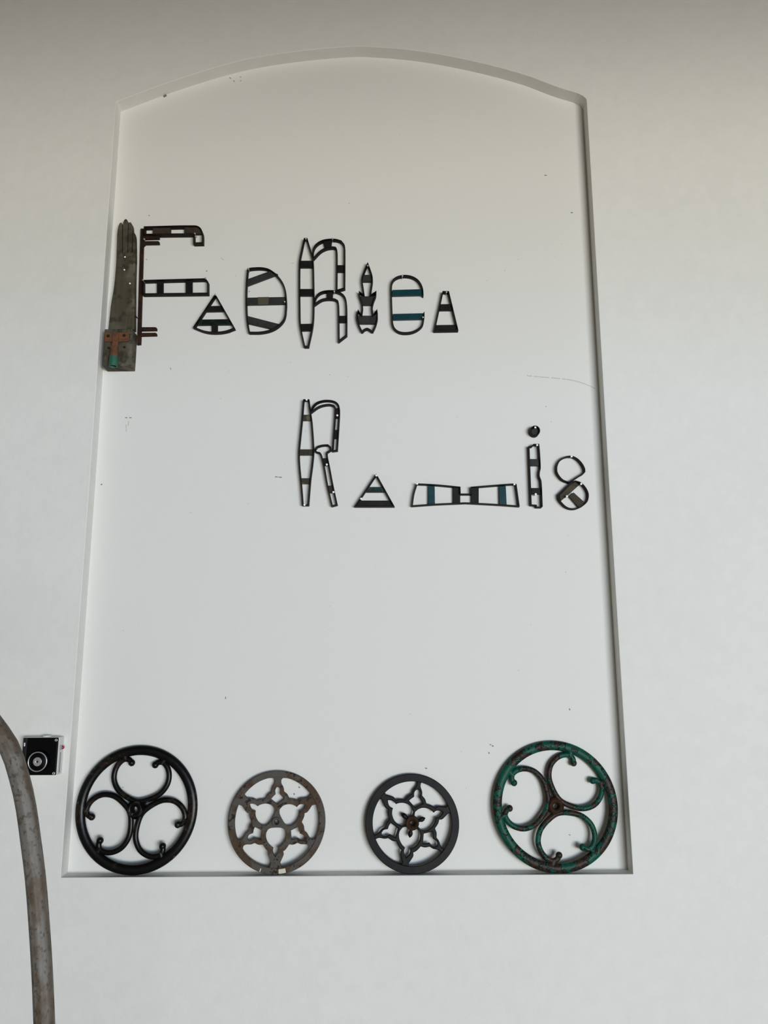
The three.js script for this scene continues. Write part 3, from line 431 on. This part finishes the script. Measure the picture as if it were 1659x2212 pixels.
function traceryWheel(label, x, R, spin, mat, hubMat, { rimW, depth, rod, grow, bevel, spikes, hubR, bore }) {
  const half = depth / 2, z0 = -0.0175, lean = Math.asin((NICHE_DEPTH - half + z0) / (2 * R));
  const o = thing('tracery_wheel', label, 'wheel', [x, SILL, z0]);
  o.rotation.x = -lean;
  const fin = g => planarUV(g.rotateZ(spin)).translate(0, R, 0);
  const i = 1 - rimW, ring = new THREE.LatheGeometry([V2(i * R, -half), V2(R - 0.0012, -half), V2(R, -half + 0.0012), V2(R, half - 0.0015), V2(R - 0.0015, half), V2(i * R + 0.0012, half), V2(i * R, half - 0.0012), V2(i * R, -half)], 120).rotateX(Math.PI / 2);
  mesh('rim', fin(toCreasedNormals(ring.toNonIndexed(), 0.5)), mat, o);
  const s = new THREE.Shape(); s.absarc(0, 0, R * 0.965, 0, Math.PI * 2);
  const add = (pts, a, flip) => {
    let c = [0, 0]; pts.forEach(p => { c[0] += p[0] / pts.length; c[1] += p[1] / pts.length; });
    const q = smoothPath(pts, true).map(p => [c[0] + (p[0] - c[0]) * grow, c[1] + (p[1] - c[1]) * grow]).map(p => { const l = Math.hypot(...p), k = Math.min(1, 0.915 / l); return [p[0] * k, p[1] * k]; }).map(([px, py]) => { const fx = flip ? -px : px; return V2((fx * Math.cos(a) - py * Math.sin(a)) * R, (fx * Math.sin(a) + py * Math.cos(a)) * R); });
    s.holes.push(new THREE.Path(q));
  };
  for (let k = 0; k < 3; k++) { const a = k * 2 * Math.PI / 3; add(T.petal, a); add(T.ogee, a); add(T.lens, a); add(T.lens, a, true); }
  const bo = new THREE.Path(); bo.absarc(0, 0, bore * R, 0, Math.PI * 2); s.holes.push(bo);
  const g = new THREE.ExtrudeGeometry(s, { depth: rod - 2 * bevel, bevelEnabled: true, bevelSize: bevel, bevelThickness: bevel, bevelOffset: -bevel, bevelSegments: 2, curveSegments: 60 }).translate(0, 0, -rod / 2 + bevel);
  mesh('tracery_spokes', fin(g), mat, o);
  const hr = hubR * R, hi = bore * R;
  mesh('hub', fin(new THREE.LatheGeometry([V2(hi, -half), V2(hr, -half), V2(hr, half), V2(hr * 0.9, half + 0.002), V2(hi, half + 0.002), V2(hi, -half)], 32).rotateX(Math.PI / 2)), hubMat, o);
  if (spikes) for (let k = 0; k < 3; k++) {
    const sp = new THREE.LatheGeometry([V2(0.0001, 0), V2(0.034 * R, 0.01 * R), V2(0.036 * R, 0.06 * R), V2(0.055 * R, 0.115 * R), V2(0.042 * R, 0.16 * R), V2(0.0001, 0.205 * R)], 14).translate(0, 0.1 * R, 0).rotateZ(Math.PI + k * 2 * Math.PI / 3);
    mesh('leaf_spike', fin(sp), mat, o);
  }
  return o;
}
{
  const w = T.wheels, R2 = 0.1155, R3 = 0.1113;
  const o = traceryWheel('rusty grey steel wheel with pointed tracery spokes between two black wheels', w[1].x / 1000, R2, 0, wheelSteel, wheelSteel, { rimW: 0.125, depth: 0.015, rod: 0.010, grow: 1.0, bevel: 0.0009, hubR: 0.095, bore: 0.042 });
  const chip = std({ color: '#cfc8b4', roughness: 0.8 }), arcBit = (a0, a1, r0, r1) => { const s = new THREE.Shape(); s.absarc(0, 0, r1 * R2, a0, a1, false); s.absarc(0, 0, r0 * R2, a1, a0, true); return new THREE.ExtrudeGeometry(s, { depth: 0.0006, bevelEnabled: false, curveSegments: 10 }).translate(0, R2, 0.0073); };
  mesh('paint_chip', arcBit(4.79, 4.94, 0.90, 0.985), chip, o, 'cream paint chip on the rim');
  mesh('paint_chip', arcBit(4.385, 4.405, 0.925, 0.99), chip, o, 'thin white paint chip on the rim');
  traceryWheel('black iron wheel with pointed tracery and leaf spikes at its hub', w[2].x / 1000, R3, THREE.MathUtils.degToRad(-11), wheelIron, M.rust, { rimW: 0.155, depth: 0.016, rod: 0.010, grow: 1.07, bevel: 0.0024, hubR: 0.145, bore: 0.045, spikes: true });
}

// ---------------------------------------------------------------- magnetic door holder
{
  const x0 = -0.7225, y0 = 0.2305;
  const o = thing('magnetic_door_holder', 'square black magnetic door holder with a round disc and red side button', 'door holder', [x0, SILL + y0, 0]);
  const w = 0.088, h = 0.086;
  mesh('housing', rbox(w, h, 0.030, 0.003, -0.0015, h / 2, 0.015), M.whitePlastic, o, 'white plastic housing');
  mesh('cable_gland', cyl(0.010, 0.0105, 0.004, 24).translate(0.006, h + 0.0008, 0.014), M.whitePlastic, o);
  const cov = mesh('cover', rbox(0.0815, 0.0845, 0.006, 0.0022, 0.0005, h / 2, 0.031), M.blackPlastic, o, 'glossy black cover');
  mesh('edge_strip', rbox(0.0095, 0.0845, 0.004, 0.0012, -0.036, h / 2, 0.0335), M.blackSoft, cov);
  mesh('clip', rbox(0.0034, 0.009, 0.003, 0.001, -0.0362, h - 0.0155, 0.036), M.silver, cov);
  for (const [sx, sy] of T.magscrew) {
    const px = sx / 1000 - x0, py = sy / 1000 - y0;
    const sc = mesh('screw', new THREE.LatheGeometry([V2(0.0013, 0), V2(0.0014, 0.001), V2(0.0028, 0.0012), V2(0.0034, 0)], 18).rotateX(Math.PI / 2).translate(px, py, 0.034), M.silver, o);
    mesh('socket', cyl(0.0014, 0.0014, 0.0006, 12).rotateX(Math.PI / 2).translate(px, py, 0.0343), M.hole, sc);
  }
  const cx = T.magring[0][0] / 1000 - x0, cy = T.magring[0][1] / 1000 - y0;
  const lathe = (pts, n = 48) => new THREE.LatheGeometry(pts.map(p => V2(...p)), n).rotateX(Math.PI / 2).translate(cx, cy, 0);
  const mag = mesh('magnet', lathe([[0.0001, 0.034], [0.025, 0.034], [0.0248, 0.0365], [0.0228, 0.038], [0.0225, 0.046], [0.0001, 0.046]]), M.blackPlastic, o, 'round black magnet');
  mesh('ring', lathe([[0.0203, 0.0455], [0.0225, 0.0455], [0.0225, 0.0475], [0.0203, 0.048], [0.0203, 0.0455]]), M.silver, mag, 'thin silver ring');
  mesh('centre_hole', lathe([[0.0001, 0.046], [0.0024, 0.046], [0.0024, 0.0479], [0.0001, 0.0479]]), M.hole, mag);
  mesh('disc', lathe([[0.0021, 0.0455], [0.0101, 0.0455], [0.0101, 0.0472], [0.0095, 0.0478], [0.0021, 0.0478], [0.0021, 0.0455]]), M.silver, mag, 'silver centre disc');
  const by = T.magred[0][1] / 1000 - y0;
  const col = mesh('button_collar', rbox(0.006, 0.010, 0.010, 0.0015, 0.0435, by, 0.018), M.greyPlastic, o);
  mesh('release_button', new THREE.SphereGeometry(0.0042, 16, 10).scale(1.1, 1, 1).translate(0.0465, by, 0.018), M.red, col, 'red release button');
  mesh('side_slot', rbox(0.001, 0.046, 0.006, 0.0004, 0.0427, by - 0.034, 0.018), M.greyPlastic, o);
}

// ---------------------------------------------------------------- bent pipe in front of the wall
{
  const z = 1.15, seen = T.pipe.map(([x, y]) => [x / 1000, y / 1000 + SILL]);
  const [ex, ey] = seen[seen.length - 1], [tx, ty] = seen[0];
  const low = [[0.007, 0.06], [0.016, 0.2], [0.026, 0.42], [0.032, 0.7], [0.034, ey - 0.09], [0.034, ey - 0.002]].map(([x, y]) => [ex + x, ey - y]);
  const mid = tx - 0.135, up = [[-0.0187, 0.0208], [-0.0408, 0.038], [-0.0657, 0.0507], [-0.0927, 0.0579], [-0.1206, 0.0603]].map(([x, y]) => [tx + x, ty + y]);
  const right = [...up.slice().reverse(), ...seen, ...low];
  const all = [...right.slice().reverse().map(([x, y]) => [2 * mid - x, y]), [mid, ty + 0.0606], ...right];
  const x0 = all[all.length - 1][0];
  const o = thing('bent_pipe', 'curved weathered grey brown metal pipe standing in front of the wall', 'pipe', [x0, 0, z]);
  const c = new THREE.CatmullRomCurve3(all.map(([x, y]) => new THREE.Vector3(x - x0, y, 0)), false, 'centripetal');
  // rounded octagon section swept along the curve
  const N = 220, S = 32, r = 0.0089, pos = [], uv = [], idx = [];
  const fr = c.computeFrenetFrames(N, false), len = c.getLength();
  for (let i = 0; i <= N; i++) {
    const p = c.getPointAt(i / N), t = c.getTangentAt(i / N), nx = new THREE.Vector3(-t.y, t.x, 0), nz = new THREE.Vector3(0, 0, 1);
    for (let j = 0; j <= S; j++) {
      const a = j / S * Math.PI * 2, oct = Math.cos(Math.PI / 8) / Math.cos(((a + Math.PI / 16) % (Math.PI / 4)) - Math.PI / 8), q = r * (0.1 + 0.9 * oct / 0.96);
      pos.push(p.x + nx.x * Math.cos(a) * q, p.y + nx.y * Math.cos(a) * q, Math.sin(a) * q);
      uv.push(j / S * 0.5, i / N * len / 0.5);
    }
  }
  for (let i = 0; i < N; i++) for (let j = 0; j < S; j++) { const a = i * (S + 1) + j, b = a + S + 1; idx.push(a, b, a + 1, b, b + 1, a + 1); }
  const g = new THREE.BufferGeometry(); g.setAttribute('position', new THREE.Float32BufferAttribute(pos, 3)); g.setAttribute('uv', new THREE.Float32BufferAttribute(uv, 2)); g.setIndex(idx); g.computeVertexNormals();
  mesh('tube', g, pipeSteel, o);
  for (const x of [0, 2 * (mid - x0)]) mesh('foot_plate', planarUV(cyl(0.035, 0.038, 0.008, 32).translate(x, 0.004, 0)), pipeSteel, o);
}

renderer.render(scene, camera);
